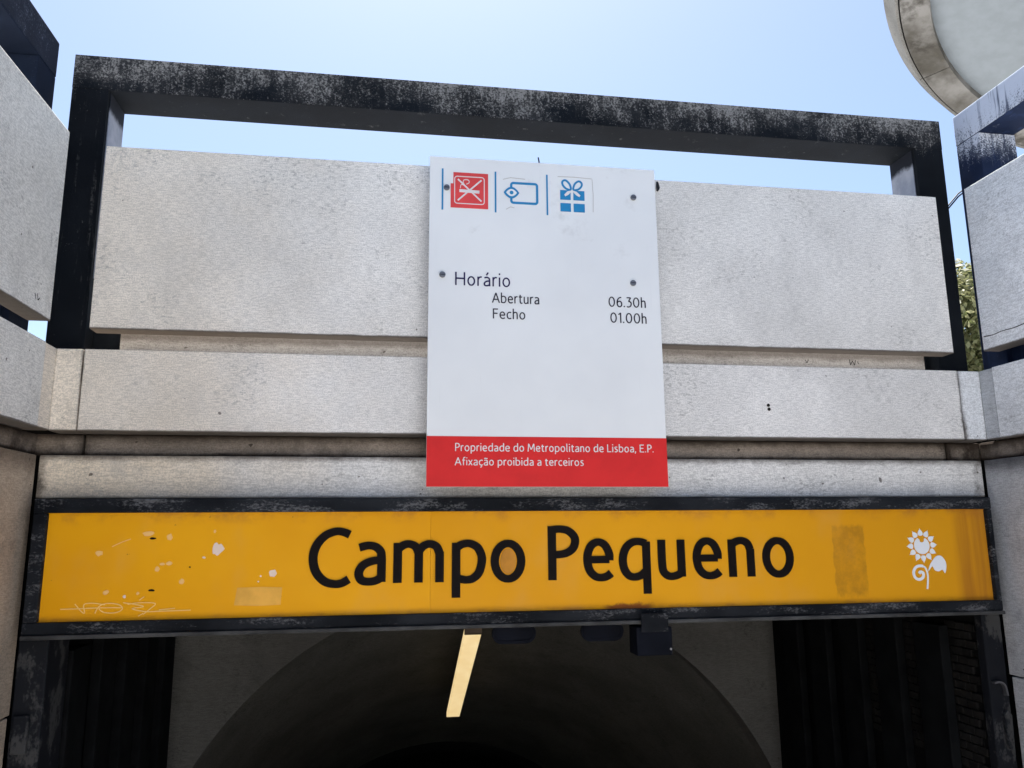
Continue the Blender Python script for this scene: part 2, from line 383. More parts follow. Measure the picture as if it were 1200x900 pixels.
# ================================================================== FRONT PARAPET WALL OVER THE MOUTH
fw = thing('parapet_wall', 'pale concrete front wall over the tunnel mouth, carrying the timetable board and yellow sign', 'wall', (.87, 4.2, -.4), 'concrete walls round the stairwell')
box('panel', 'conc', fw, -1.488, 3.227, 4.0, 4.10, 1.0, 1.972, bev=.005)
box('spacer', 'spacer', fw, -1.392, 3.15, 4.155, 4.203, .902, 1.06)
box('band', 'conc_band', fw, -1.499, 3.234, 4.0, 4.30, .492, .897, bev=.005)
box('corner_stone', 'corner_l', fw, XL-.012, -1.505, 4.003, 4.30, .492, .897, bev=.008, label='beige stone at the left corner')
box('corner_stone', 'conc_r_band', fw, 3.240, XR+.012, 4.003, 4.30, .492, .897, bev=.008, label='blue-grey stone at the right corner')
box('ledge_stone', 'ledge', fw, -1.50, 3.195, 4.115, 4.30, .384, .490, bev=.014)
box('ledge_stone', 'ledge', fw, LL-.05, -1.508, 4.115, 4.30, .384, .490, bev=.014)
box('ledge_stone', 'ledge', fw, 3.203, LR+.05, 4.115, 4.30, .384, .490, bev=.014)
box('lintel', 'lintel', fw, LL+.012, LR-.014, 4.05, 4.30, .174, .380, bev=.005)
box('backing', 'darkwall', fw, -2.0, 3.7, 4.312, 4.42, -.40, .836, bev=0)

for x, z in ((2.050, .674), (2.053, .652)):
    MB().cyl_y(x, z, .009, 3.9965, 4.0-.0004, 9).build('anchor_hole', 'joint', fw)
def scribble(par, X=None, Y=None, paths=(), w_=.005):
    b = MB()
    for P in paths:
        for p, q in zip(P, P[1:]):
            a, c = Vector(p), Vector(q); n_ = Vector((-(c-a).y, (c-a).x)).normalized()*w_/2
            b.k += 1; e_ = .0004+b.k*.0002
            quad = [a+n_, c+n_, c-n_, a-n_]
            pts = [((X[0]+X[1]*e_, h.x, h.y) if X else (h.x, Y-e_, h.y)) for h in quad]
            b.bm.faces.new([b.bm.verts.new(t_) for t_ in pts])
    return b.build('scribble', 'joint', par)
scribble(fw, Y=4.155, paths=([(2.66,.985),(2.665,.950),(2.68,.975),(2.69,.948),(2.70,.98)], [(2.71,.972),(2.72,.955)]), w_=.004)
scribble(fw, Y=4.155, paths=([(2.38,.975),(2.39,.955),(2.40,.975)],), w_=.004)
# ================================================================== SIDE WALLS
def side(s, X, XP, tint, tcorner, tpier, label, panel_end, sp_end, pier_j, zt):
    o = thing('parapet_wall', label, 'wall', (X, 1., -3.0), 'concrete walls round the stairwell')
    a = lambda x, d: (min(x, x+s*d), max(x, x+s*d))
    box('panel', tint, o, *a(X, .10), -1.2, panel_end, 1.0, zt, bev=.005)
    box('panel', tint, o, *a(X, .10), YB, -1.3, 1.0, zt, bev=.005)
    box('spacer', 'spacer', o, *a(X+s*.08, .07), YB, sp_end, .902, 1.06)
    box('band', tint+'_band', o, *a(X, .30), YB, 3.868 if s < 0 else 3.893, .490, .897, bev=.005)
    box('corner_stone', tcorner, o, *a(X+s*.004, .30), 3.873 if s < 0 else 3.898, 3.999, .492, .895, bev=.006)
    box('ledge_stone', 'ledge', o, *a(XP+s*.03, .20), YB, 3.70, .384, .488, bev=.014)
    box('ledge_stone', 'ledge', o, *a(XP+s*.03, .20), 3.708, 4.112, .384, .488, bev=.014)
    for i, (z0, z1) in enumerate(((pier_j+.004, .380), (-1.95, pier_j-.004), (-3.1, -1.958))):
        box('pier_block', tpier, o, *a(XP, .22), 3.0, 4.046 if i == 0 else 4.03, z0, z1, bev=.005)
        box('pier_block', tpier, o, *a(XP, .22), YB, 2.99, z0, z1, bev=.005)
    return o
lw = side(-1, XL, LL, 'conc_l', 'corner_l', 'pier_l', 'left concrete side wall with brown stained lower blocks', 3.885, 3.45, -.802, 1.975)
rw = side(1, XR, LR, 'conc_r', 'corner_r', 'pier_r', 'right concrete side wall with bluish grey lower blocks', 3.935, 3.69, -.797, 2.0)
scribble(lw, X=(XL, 1), paths=([(3.70,1.085),(3.715,1.06)], [(3.725,1.09),(3.735,1.06),(3.75,1.075)]), w_=.006)
# hairline crack along the lower edge of the right panel
ck = MB(); pts = catmull([(3.92, 1.085), (3.85, 1.078), (3.78, 1.083), (3.70, 1.079), (3.6, 1.084), (3.4, 1.078), (3.0, 1.082)], 5)
for p, q in zip(pts, pts[1:]): ck.box(XR-.0012, XR+.004, q[0], p[0], min(p[1], q[1])-.0016, max(p[1], q[1])+.0016)
ck.build('crack', 'joint', rw)

# ================================================================== BLACK FRAMES
GF = 'black frames standing behind the wall panels'
ff = thing('railing_frame', 'black weathered frame over the middle panel, behind the timetable board', 'railing', (.84, 4.2, .9), GF)
box('top_rail', 'frame', ff, -1.724, 3.392, 4.10, 4.35, 2.343, 2.538, bev=.003)
box('post', 'frame', ff, -1.7235, -1.541, 4.1015, 4.348, .86, 2.3428, bev=.003)
box('post', 'frame', ff, 3.200, 3.391, 4.1015, 4.348, .86, 2.3428, bev=.003)
box('bottom_rail', 'frame', ff, -1.5405, 3.1995, 4.205, 4.345, .865, 1.06, bev=.004)
box('post_lining', 'post_bleach', ff, -1.5405, -1.536, 4.13, 4.345, 1.3, 2.342, bev=0)
box('post_lining', 'post_bleach', ff, 3.195, 3.1995, 4.13, 4.345, 1.3, 2.342, bev=0)
def sframe(X0, X1, y1, yin, mat, label):
    o = thing('railing_frame', label, 'railing', ((X0+X1)/2, 1.5, .9), GF)
    box('top_rail', mat, o, X0, X1, -1.2, y1, 2.35, 2.548, bev=.007)
    box('bottom_rail', mat, o, X0+.03, X1-.03, -.999, yin-.001, .865, 1.06, bev=.004)
    box('post', mat, o, X0+.0015, X1-.0015, yin, y1-.001, .86, 2.3485, bev=.006)
    box('post', mat, o, X0+.0015, X1-.0015, -1.199, -1.0, .86, 2.3485, bev=.006)
    return o
sframe(-2.025, -1.775, 4.03, 3.825, 'frame_l', 'dark blue-black frame above the left side wall')
sframe(3.46, 3.71, 4.065, 3.875, 'frame_r', 'black frame bleached pale blue on top, above the right side wall')

cb = thing('cable', 'thin twin black cable strung between the middle and right frames', 'cable', (3.43, 4.1, 2.02))
for d in (0, .018):
    MB().tube([(3.385, 4.13, 1.955-d), (3.42, 4.11, 2.0-d), (3.455, 4.09, 2.045-d), (3.475, 4.06, 2.065-d)], .0045, 6).build('wire', 'cable', cb)

# ================================================================== YELLOW STATION SIGN
YS = 3.985
ys = thing('station_sign', 'long yellow station name sign reading Campo Pequeno, with white sunflower at its right end', 'sign', (.83, 4.0, -.46))
box('face_plate', 'yellow', ys, -1.60, .1985, YS, YS+.03, -.40, .108, bev=0)
box('face_plate', 'yellow', ys, .1995, 3.290, YS, YS+.03, -.40, .108, bev=0)
box('backing_box', 'trim', ys, -1.637, 3.305, YS+.031, 4.20, -.45, .165, bev=.003)
box('frame_rail', 'trim', ys, -1.637, 3.312, 3.955, YS+.030, .102, .168, bev=.006)
box('frame_rail', 'trim', ys, -1.637, 3.312, 3.955, YS+.030, -.444, -.390, bev=.006)
box('frame_rail', 'trim', ys, -1.637, -1.578, 3.957, YS+.0295, -.389, .101, bev=.006)
box('frame_rail', 'trim', ys, 3.283, 3.312, 3.957, YS+.0295, -.389, .101, bev=.006)
box('drip_lip', 'lip', ys, -1.634, 3.309, 3.940, 4.05, -.463, -.4445, bev=.004, label='pale worn lip under the sign')
# --- letters
U = .200; UX = .2135; BZ = -.243; SW = .212
def arcpts(P): return catmull(P, 5)
C_ = [[(.93,1.17),(.78,1.235),(.60,1.25),(.36,1.15),(.17,.92),(.10,.62),(.17,.30),(.37,.07),(.60,.0),(.78,.02),(.93,.11)]]
A_ = [[(.10,.855),(.30,.905),(.47,.87),(.585,.75),(.61,.56)], [(.61,.58),(.61,.03)], [(.61,.55),(.42,.535),(.20,.44),(.10,.26),(.15,.09),(.30,.04),(.47,.06),(.61,.13)]]
M_ = [[(.09,0),(.09,.96)], [(.09,.80),(.22,.905),(.36,.93),(.50,.86),(.57,.70)], [(.572,.74),(.572,0)], [(.575,.76),(.68,.88),(.83,.93),(.98,.86),(1.05,.70)], [(1.055,.74),(1.055,0)]]
P_ = [[(.09,-.38),(.09,.95)], [(.09,.82),(.22,.905),(.40,.93),(.58,.84),(.68,.65),(.69,.46),(.62,.21),(.47,.07),(.32,.045),(.18,.07),(.09,.11)]]
CP = [[(.10,0),(.10,1.34)], [(.10,1.25),(.30,1.265),(.50,1.22),(.64,1.08),(.665,.93),(.60,.77),(.45,.665),(.28,.63),(.10,.625)]]
E_ = [[(.10,.49),(.63,.49)], [(.632,.47),(.63,.64),(.53,.85),(.37,.93),(.21,.86),(.115,.68),(.09,.47),(.14,.23),(.27,.08),(.43,.04),(.58,.08),(.67,.15)]]
Q_ = [[(.68,-.38),(.68,.93)], [(.68,.88),(.52,.93),(.33,.91),(.17,.77),(.09,.53),(.11,.27),(.22,.09),(.37,.04),(.54,.09),(.68,.21)]]
U_ = [[(.09,.97),(.09,.40),(.12,.17),(.25,.05),(.42,.055),(.58,.13)], [(.58,.97),(.58,.03)]]
N_ = [[(.09,0),(.09,.96)], [(.09,.84),(.22,.91),(.36,.93),(.50,.86),(.565,.70)], [(.57,.72),(.57,0)]]
seq = [(C_,-.389),(A_,-.170),(M_,.019),(P_,.307),('o',.501),(CP,.793),(E_,.978),(Q_,1.166),(U_,1.375),(E_,1.564),(N_,1.760),('o',1.950)]
for i, (S, x) in enumerate(seq):
    b = MB()
    if S == 'o':
        b.stroke([(x+UX*(.405+.315*math.cos(a*math.pi/16)), BZ+U*(.485+.435*math.sin(a*math.pi/16))) for a in range(32)], U*SW, YS-.006, YS-.0002, True, .86)
    else:
        for st in S:
            P = [(x+(UX if S is not C_ else UX*.97)*p[0], BZ+U*p[1]) for p in (st if len(st) == 2 else arcpts(st))]
            b.stroke(P, U*SW, YS-.006, YS-.0002, False, .86)
    b.build('letter', 'black_letter', ys)
MB().prism([(.588+.040*math.cos(a*math.pi/12), -.146+.062*math.sin(a*math.pi/12)) for a in range(24)], YS-.003, YS-.0003).build('sticker', 'brownsticker', ys, label='brown oval sticker inside the first letter o')
# --- sunflower emblem
sun = MB(); cx, cz = 2.882, -.094
disc = [(cx+.046*math.cos(a*math.pi/24), cz+.046*math.sin(a*math.pi/24)) for a in range(15, 58)]
disc = [(cx+.046*math.cos(R(q)), cz+.046*math.sin(R(q))) for q in range(118, 118+305, 8)]
disc += [(cx+.017, cz+.036), (cx+.015, cz+.022), (cx+.004, cz+.017), (cx-.009, cz+.020), (cx-.012, cz+.033)]
sun.prism(disc, YS-.003, YS-.0003); em = sun.build('emblem_disc', 'white_vinyl', ys)
for k in range(12):
    a = k*math.pi/6+.04; rr = .0705
    P = []
    for q in range(12):
        tt = q/12*2*math.pi; lx = .0185*math.cos(tt); ly = .0135*math.sin(tt)*(1-.55*math.cos(tt)) * (1 if math.cos(tt) < .6 else .6)
        lx *= 1.25 if math.cos(tt) > .9 else 1
        P.append((cx+(rr+lx)*math.cos(a)-ly*math.sin(a), cz+(rr+lx)*math.sin(a)+ly*math.cos(a)))
    MB().prism(P, YS-.003, YS-.0003).build('petal', 'white_vinyl', ys)
st = MB(); q = catmull([(2.889,-.325),(2.897,-.28),(2.899,-.245),(2.889,-.213),(2.865,-.202),(2.835,-.208),(2.817,-.232),(2.822,-.262),(2.845,-.274),(2.868,-.264),(2.874,-.243),(2.858,-.233),(2.849,-.243)], 5)
for i in range(1): st.stroke(q[:20], .009, YS-.003, YS-.0003)
st.stroke(q[18:], .015, YS-.003, YS-.0003); st.build('emblem_stem', 'white_vinyl', ys)
MB().prism(catmull([(2.905,-.232),(2.918,-.20),(2.937,-.175),(2.962,-.152),(2.99,-.150),(3.012,-.175),(3.017,-.205),(3.005,-.243),(2.992,-.224),(2.968,-.233),(2.945,-.226),(2.932,-.205)], 3, True), YS-.003, YS-.0003).build('emblem_leaf', 'white_vinyl', ys)
# --- damage: chips, scuffs, residue, scratched tag
def blob(x, z, r, mat, name, ex=1., n=11, label=None, rot=0.):
    P = []
    for k in range(n):
        a = 2*math.pi*k/n; rr = r*(.78+.4*random.random()); dx, dz = rr*math.cos(a)*ex, rr*math.sin(a)
        P.append((x+dx*math.cos(rot)-dz*math.sin(rot), z+dx*math.sin(rot)+dz*math.cos(rot)))
    MB().prism(P, YS-.0014-.0002*random.random(), YS-.0002).build(name, mat, ys, label=label)
MB().prism(catmull([(-.836,-.092),(-.838,-.068),(-.832,-.046),(-.820,-.040),(-.811,-.050),(-.800,-.046),(-.788,-.062),(-.784,-.072),(-.800,-.088),(-.815,-.102),(-.826,-.094)], 3, True), YS-.0016, YS-.0002).build('paint_chip', 'chip', ys, label='largest white chip, heart shaped')
for (x, z, r, e) in ((-.554,-.188,.019,1.1),(-1.344,-.084,.013,1.2),(-1.029,-.135,.010,1.6),(-1.082,-.160,.013,.8),(-1.037,-.013,.016,.8),(-.832,.012,.008,.7),(-1.134,.003,.013,2.0),(-.968,-.218,.012,1.1),(-1.301,-.263,.011,1.3),(-1.218,-.283,.007,1),(-1.160,-.270,.008,1.),(-.61,-.20,.005,1),(-.62,-.225,.004,1),(-.875,-.11,.005,1.6),(-1.06,-.138,.006,2.0)):
    blob(x, z, r, 'chip' if r in (.019, .007, .005, .004) else 'scuff', 'paint_chip', e)
for (x, z, r, e) in ((-1.109,-.018,.005,3.2),(-1.100,-.257,.005,3.),(-.936,-.153,.004,1)): blob(x, z, r, 'black_letter', 'pock_mark', e)
MB().prism([(-.715,-.252),(-.60,-.250),(-.508,-.254),(-.512,-.335),(-.62,-.338),(-.726,-.333)], YS-.001, YS-.0002).build('tape_residue', 'residue', ys)
tg = MB()
for P in ([(-1.49,-.334),(-1.42,-.333),(-1.33,-.331),(-1.22,-.332)], [(-1.43,-.312),(-1.40,-.345),(-1.385,-.352),(-1.39,-.315),(-1.35,-.310),(-1.30,-.318)],
          [(-1.34,-.355),(-1.325,-.325),(-1.29,-.312),(-1.24,-.318),(-1.222,-.338),(-1.25,-.354),(-1.30,-.352),(-1.325,-.335)],
          [(-1.22,-.310),(-1.16,-.320),(-1.13,-.330),(-1.18,-.338),(-1.12,-.352),(-1.06,-.352),(-.92,-.350)],
          [(-1.20,-.318),(-1.15,-.312),(-1.08,-.316),(-1.10,-.340),(-1.13,-.365)], [(-1.06,-.346),(-.99,-.340)], [(-1.15,-.372),(-1.13,-.36)], [(-1.15,-.30),(-1.13,-.285)]):
    tg.stroke(catmull(P, 5), .0042, YS-.0014, YS-.0002)
tg.build('scratched_tag', 'scratch', ys)
MB().stroke(catmull([(-1.29,-.055),(-1.25,-.035),(-1.21,-.02)], 4), .0035, YS-.0014, YS-.0002).build('scratch', 'scuff', ys)

# ================================================================== TIMETABLE BOARD
YT = 3.88
tb = thing('timetable_board', 'white opening hours board with blue icons and red bottom strip', 'sign', (.79, 3.95, .22))
box('board_panel', 'board', tb, .168, 1.410, YT, YT+.028, .219, 1.969, bev=.002)
box('bottom_strip', 'red', tb, .1685, 1.4095, YT-.0025, YT-.0003, .2195, .470, bev=0)
for x in (.30, 1.24): box('mounting_bar', 'steel', tb, x-.03, x+.03, YT+.0285, 3.999, .26, 1.93, bev=.003)
for x, z in ((.258, 1.793), (1.282, 1.797), (.239, 1.310), (1.262, 1.306)):
    s_ = MB().cyl_y(x, z, .0165, YT-.010, YT-.0003, 14).build('screw', 'screw', tb, .003)
    MB().box(x-.012, x+.012, YT-.0112, YT-.0098, z-.0022, z+.0022).build('slot', 'ink', s_)
MB().prism([(1.462,1.956),(1.470,1.948),(1.476,1.92),(1.474,1.908),(1.466,1.898),(1.461,1.904),(1.459,1.925)], 3.984, 3.998).build('hook', 'cable', tb)
MB().tube([(.770, 3.93, 1.95), (.771, 3.94, 2.0), (.768, 3.95, 2.035)], .004, 6).build('wire_stub', 'steel', tb)
def P2(pts, mat, name, y=.0022): return MB().prism(pts, YT-y, YT-.0003).build(name, mat, tb)
for x in (.236, .519, .800): P2([(x-.0045, 1.669), (x+.0045, 1.669), (x+.0045, 1.901), (x-.0045, 1.901)], 'blue', 'divider_line')
ri = P2([(.293,1.884),(.479,1.884),(.479,1.684),(.279,1.684),(.279,1.8195),(.293,1.8195)], 'redicon', 'no_smoking_icon')
n = MB(); Y1, Y2 = YT-.0036, YT-.0023
def rrect(x0, x1, z0, z1, r, k=5):
    out = []
    for (cx_, cz_, a0) in ((x1-r, z1-r, 0), (x0+r, z1-r, 90), (x0+r, z0+r, 180), (x1-r, z0+r, 270)):
        for i in range(k+1): a = R(a0+90*i/k); out.append((cx_+r*math.cos(a), cz_+r*math.sin(a)))
    return out
n.stroke(rrect(.300, .458, 1.708, 1.861, .014), .0045, Y1, Y2, True)
n.stroke([(.317, 1.845), (.443, 1.725)], .008, Y1, Y2); n.stroke([(.443, 1.845), (.317, 1.725)], .008, Y1, Y2)
n.stroke([(.325, 1.780), (.432, 1.777)], .016, Y1, Y2)
n.stroke(catmull([(.330, 1.795), (.335, 1.815), (.352, 1.812), (.345, 1.826), (.350, 1.842), (.372, 1.842), (.377, 1.828), (.362, 1.818)], 4), .0035, Y1, Y2)
n.build('icon_lines', 'white_print', ri)
ei = MB(); ei.stroke(rrect(.604, .745, 1.729, 1.842, .012), .0125, YT-.0022, YT-.0003, True); ei = ei.build('surveillance_icon', 'blue', tb)
eye = [(.563, 1.785)] + [(.563+.084*t_, 1.785+.033*math.sin(math.pi*t_)**.8) for t_ in [i/12 for i in range(1, 12)]] + [(.647, 1.785)] + [(.563+.084*t_, 1.785-.033*math.sin(math.pi*t_)**.8) for t_ in [i/12 for i in range(11, 0, -1)]]
MB().prism(eye, YT-.0040, YT-.0030).build('eye_outline', 'blue', ei)
MB().prism([(.605+(x-.605)*.70, 1.785+(z-1.785)*.62) for x, z in eye], YT-.0050, YT-.0041).build('eye_white', 'board', ei)
MB().cyl_y(.605, 1.785, .0105, YT-.0058, YT-.0051, 14).build('pupil', 'blue', ei)
gi = MB()
for (a, b_, c_, d_) in ((.872,.930,1.763,1.818),(.945,1.007,1.763,1.818),(.872,.930,1.695,1.743),(.945,1.007,1.695,1.743)): gi.prism([(a,c_),(b_,c_),(b_,d_),(a,d_)], YT-.0022, YT-.0003)
gi.stroke(catmull([(.930,1.822),(.905,1.828),(.887,1.848),(.886,1.868),(.902,1.876),(.920,1.862),(.930,1.842)], 4, True), .0105, YT-.0022, YT-.0003, True)
gi.stroke(catmull([(.947,1.822),(.972,1.826),(.990,1.843),(.993,1.862),(.978,1.874),(.958,1.862),(.948,1.842)], 4, True), .0105, YT-.0022, YT-.0003, True)
gi = gi.build('gift_icon', 'blue', tb)
gr = MB(); gr.prism([(.935,1.818),(.912,1.812),(.894,1.792),(.900,1.782),(.918,1.792),(.930,1.806)], YT-.0034, YT-.0027).prism([(.942,1.818),(.963,1.812),(.984,1.792),(.978,1.782),(.960,1.792),(.946,1.806)], YT-.0034, YT-.0027)
gr.build('ribbon', 'white_print', gi)
# stroke alphabet of the board, x-height 1 (paths in x,z; width of each glyph last)
def circ(cx_, cz_, rx, rz, a0=0, a1=360, k=16): return [(cx_+rx*math.cos(R(a0+(a1-a0)*i/k)), cz_+rz*math.sin(R(a0+(a1-a0)*i/k))) for i in range(k+1)]
BOWL_A = [(.60,.54),(.42,.53),(.20,.44),(.09,.26),(.14,.09),(.29,.04),(.46,.07),(.60,.16)]
TOP_A = [(.10,.87),(.30,.93),(.47,.89),(.58,.77),(.60,.56)]
G = {
 'H': ([[(.1,0),(.1,1.38)], [(.92,0),(.92,1.38)], [(.1,.72),(.92,.72)]], 1.02),
 'A': ([[(.03,0),(.50,1.38)], [(.50,1.38),(.97,0)], [(.2,.46),(.80,.46)]], 1.0),
 'F': ([[(.1,0),(.1,1.38)], [(.1,1.32),(.68,1.32)], [(.1,.72),(.62,.72)]], .70),
 'E': ([[(.1,0),(.1,1.38)], [(.1,1.32),(.72,1.32)], [(.1,.72),(.64,.72)], [(.1,.06),(.74,.06)]], .76),
 'L': ([[(.1,0),(.1,1.38)], [(.1,.06),(.70,.06)]], .70),
 'M': ([[(.06,0),(.16,1.38)], [(.16,1.36),(.58,.35)], [(.58,.35),(1.0,1.36)], [(1.0,1.38),(1.10,0)]], 1.16),
 'P': ([[(.1,0),(.1,1.38)], 'c', [(.10,1.32),(.35,1.33),(.58,1.26),(.68,1.06),(.66,.84),(.50,.66),(.28,.62),(.1,.62)]], .74),
 'o': ([circ(.40,.48,.31,.45)], .80),
 'r': ([[(.1,0),(.1,.97)], 'c', [(.1,.62),(.18,.84),(.32,.94),(.46,.93)]], .46),
 'a': (['c', TOP_A, [(.60,.58),(.60,0)], 'c', BOWL_A], .69),
 'i': ([[(.1,0),(.1,.97)], [(.1,1.24),(.1,1.40)]], .20),
 'b': ([[(.1,.02),(.1,1.45)], 'c', [(.1,.80),(.24,.91),(.42,.93),(.60,.83),(.70,.60),(.69,.36),(.58,.13),(.40,.04),(.24,.06),(.1,.13)]], .78),
 'd': ([[(.70,0),(.70,1.45)], 'c', [(.70,.86),(.55,.93),(.36,.92),(.18,.80),(.10,.55),(.11,.30),(.22,.09),(.37,.04),(.55,.10),(.70,.26)]], .80),
 'p': ([[(.1,-.42),(.1,.95)], 'c', [(.1,.82),(.24,.91),(.42,.93),(.60,.83),(.70,.60),(.69,.36),(.58,.13),(.40,.04),(.24,.05),(.1,.12)]], .78),
 'e': ([[(.10,.50),(.66,.50)], 'c', [(.66,.47),(.655,.66),(.55,.86),(.39,.93),(.22,.86),(.11,.68),(.09,.47),(.15,.22),(.30,.07),(.46,.04),(.60,.08),(.68,.14)]], .74),
 't': (['c', [(.20,1.22),(.20,.80),(.20,.30),(.25,.10),(.36,.04),(.50,.07)], [(.02,.92),(.47,.92)]], .50),
 'u': (['c', [(.1,.97),(.1,.45),(.13,.17),(.27,.04),(.44,.07),(.60,.22)], [(.61,.97),(.61,0)]], .71),
 'c': (['c', [(.60,.86),(.45,.93),(.26,.87),(.12,.67),(.10,.42),(.17,.18),(.33,.05),(.48,.05),(.61,.12)]], .62),
 'h': ([[(.1,0),(.1,1.45)], 'c', [(.1,.74),(.22,.89),(.38,.94),(.53,.87),(.59,.68),(.60,.40)], [(.60,.42),(.60,0)]], .70),
 'n': ([[(.1,0),(.1,.97)], 'c', [(.1,.74),(.22,.89),(.38,.94),(.53,.87),(.59,.68),(.60,.40)], [(.60,.42),(.60,0)]], .70),
 'l': (['c', [(.1,1.45),(.1,.40),(.12,.12),(.24,.05)]], .28),
 's': (['c', [(.50,.88),(.34,.94),(.17,.88),(.13,.73),(.22,.58),(.42,.46),(.51,.30),(.45,.12),(.28,.04),(.08,.09)]], .60),
 'f': (['c', [(.50,1.42),(.36,1.42),(.24,1.30),(.20,1.05),(.20,.7),(.20,0)], [(.02,.92),(.46,.92)]], .46),
 'x': ([[(.04,.97),(.60,0)], [(.60,.97),(.04,0)]], .64),
 '.': ([[(.1,0),(.1,.17)]], .22),
 ',': ([[(.13,.16),(.03,-.20)]], .22),
 '0': ([circ(.46,.69,.36,.64)], .92),
 '6': (['c', [(.68,1.33),(.45,1.28),(.24,1.08),(.13,.80),(.10,.50),(.17,.20),(.36,.04),(.58,.08),(.71,.28),(.71,.54),(.58,.74),(.38,.78),(.20,.68),(.11,.50)]], .80),
 '3': ([[(.08,1.32),(.62,1.32)], [(.62,1.32),(.32,.80)], 'c', [(.30,.80),(.50,.77),(.65,.62),(.66,.36),(.54,.14),(.34,.04),(.08,.07)]], .74),
 '1': ([[(.34,0),(.34,1.38)], [(.06,1.12),(.34,1.36)]], .46),
}
G['á'] = (G['a'][0]+[[(.30,1.16),(.46,1.44)]], .69)
G['ã'] = (G['a'][0]+['c', [(.12,1.18),(.22,1.29),(.36,1.24),(.48,1.20),(.58,1.30)]], .69)
G['ç'] = (G['c'][0]+['c', [(.38,.0),(.45,-.13),(.42,-.28),(.24,-.32)]], .62)
for P in ([(.86, 1.895), (.95, 1.897), (1.05, 1.893)], [(1.052, 1.89), (1.056, 1.80), (1.053, 1.70)], [(.575, 1.69), (.60, 1.705), (.62, 1.70)], [(.56, 1.86), (.60, 1.872), (.68, 1.868)]):
    MB().stroke(P, .003, YT-.0014, YT-.0003).build('old_glue_line', 'glue', tb)
def text(body, x0, x1, z, xh, mat, y=.0022, sw=.16, gap=.16):
    tot = sum((.42 if ch == ' ' else G[ch][1]+gap) for ch in body)-gap
    sx = (x1-x0)/tot; pen = x0; b = MB()
    for ch in body:
        if ch == ' ': pen += .42*sx; continue
        cur = False; b.k = 0
        for st in G[ch][0]:
            if st == 'c': cur = True; continue
            P = catmull(st, 4) if cur else st
            cur = False
            b.stroke([(pen+p[0]*sx, z+p[1]*xh) for p in P], sw*(sx+xh)/2, YT-y, YT-.0003, False, .9)
        pen += (G[ch][1]+gap)*sx
    return b.build('text_line', mat, tb)
text('Horário', .304, .595, 1.258, .051, 'navy', sw=.15)
text('Abertura', .499, .748, 1.170, .0385, 'ink')
text('Fecho', .501, .673, 1.085, .0385, 'ink')
text('06.30h', 1.122, 1.329, 1.171, .0400, 'ink')
text('01.00h', 1.129, 1.330, 1.0835, .0400, 'ink')
text('Propriedade do Metropolitano de Lisboa, E.P.', .309, 1.338, .396, .0285, 'white_print', y=.0045, sw=.17)
text('Afixação proibida a terceiros', .309, .965, .3255, .0275, 'white_print', y=.0045, sw=.17)

# ================================================================== UNDER THE SIGN
sb = thing('control_box', 'small square dark box hanging under the right half of the yellow sign', 'box', (1.32, 4.0, -.6))
box('housing', 'boxm', sb, 1.228, 1.413, 3.93, 4.06, -.615, -.477, bev=.006)
box('bracket', 'trim', sb, 1.25, 1.39, 3.915, 3.924, -.50, -.41, bev=.002)
MB().cyl_y(1.402, -.585, .006, 3.924, 3.93, 10).build('screw', 'screw', sb)
for x0, lab in ((.512, 'oval dark plate under the sign, beside the lit lamp'), (.968, 'oval dark plate under the sign, beside the square box')):
    o = thing('oval_plate', lab, 'plate', (x0+.11, 4.1, -.5), 'oval plates under the sign')
    MB().prism(rrect(x0, x0+.222, -.552, -.452, .048, 7), 4.03, 4.05).build('plate', 'boxm', o, .003)
    q = rrect(x0+.012, x0+.21, -.540, -.464, .038, 7)
    MB().stroke(q, .006, 4.026, 4.0299, True).build('rim', 'boxm', o)

# ================================================================== TUNNEL MOUTH
tu = thing('stair_tunnel', 'dark vaulted stair tunnel under the sign, with pale plaster arch wall', 'tunnel', (.8, 6.6, -3.0))
acx, acz, ar, YP = .813, -3.113, 2.643, 6.6
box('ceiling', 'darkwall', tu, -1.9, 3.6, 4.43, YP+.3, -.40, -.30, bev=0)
a = MB()
x0, x1 = -1.62, 3.26
arc = [(acx+ar*math.cos(R(180-q)), acz+ar*math.sin(R(180-q))) for q in range(0, 181, 4)]
F = [[a.bm.verts.new((x, y, z)) for x, z in arc] for y in (YP, YP+.22)]
T = [[a.bm.verts.new((min(max(x, -2.2), 3.7) if 0 < i < len(arc)-1 else (-2.2 if i == 0 else 3.7), y, -.401)) for i, (x, z) in enumerate(arc)] for y in (YP, YP+.22)]
for i in range(len(arc)-1):
    a.bm.faces.new((F[0][i], F[0][i+1], T[0][i+1], T[0][i])); a.bm.faces.new((F[0][i+1], F[0][i], F[1][i], F[1][i+1]))
for s_, xx in ((0, -2.2), (-1, 3.7)): pass
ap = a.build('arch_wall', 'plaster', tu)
v = MB(); SL = .487; prev = None
NV = 12
rows = []
for j in range(NV+1):
    y = YP+.22+j*.42; dz = -(y-YP-.22)*SL-.02
    rows.append([v.bm.verts.new((acx+(ar+.02)*math.cos(R(180-q)), y, acz+dz+(ar+.02)*math.sin(R(180-q)))) for q in range(-20, 201, 5)])
for A, B in zip(rows, rows[1:]):
    for i in range(len(A)-1): v.bm.faces.new((A[i], A[i+1], B[i+1], B[i]))
v.build('vault', 'vault', tu, smooth=True)
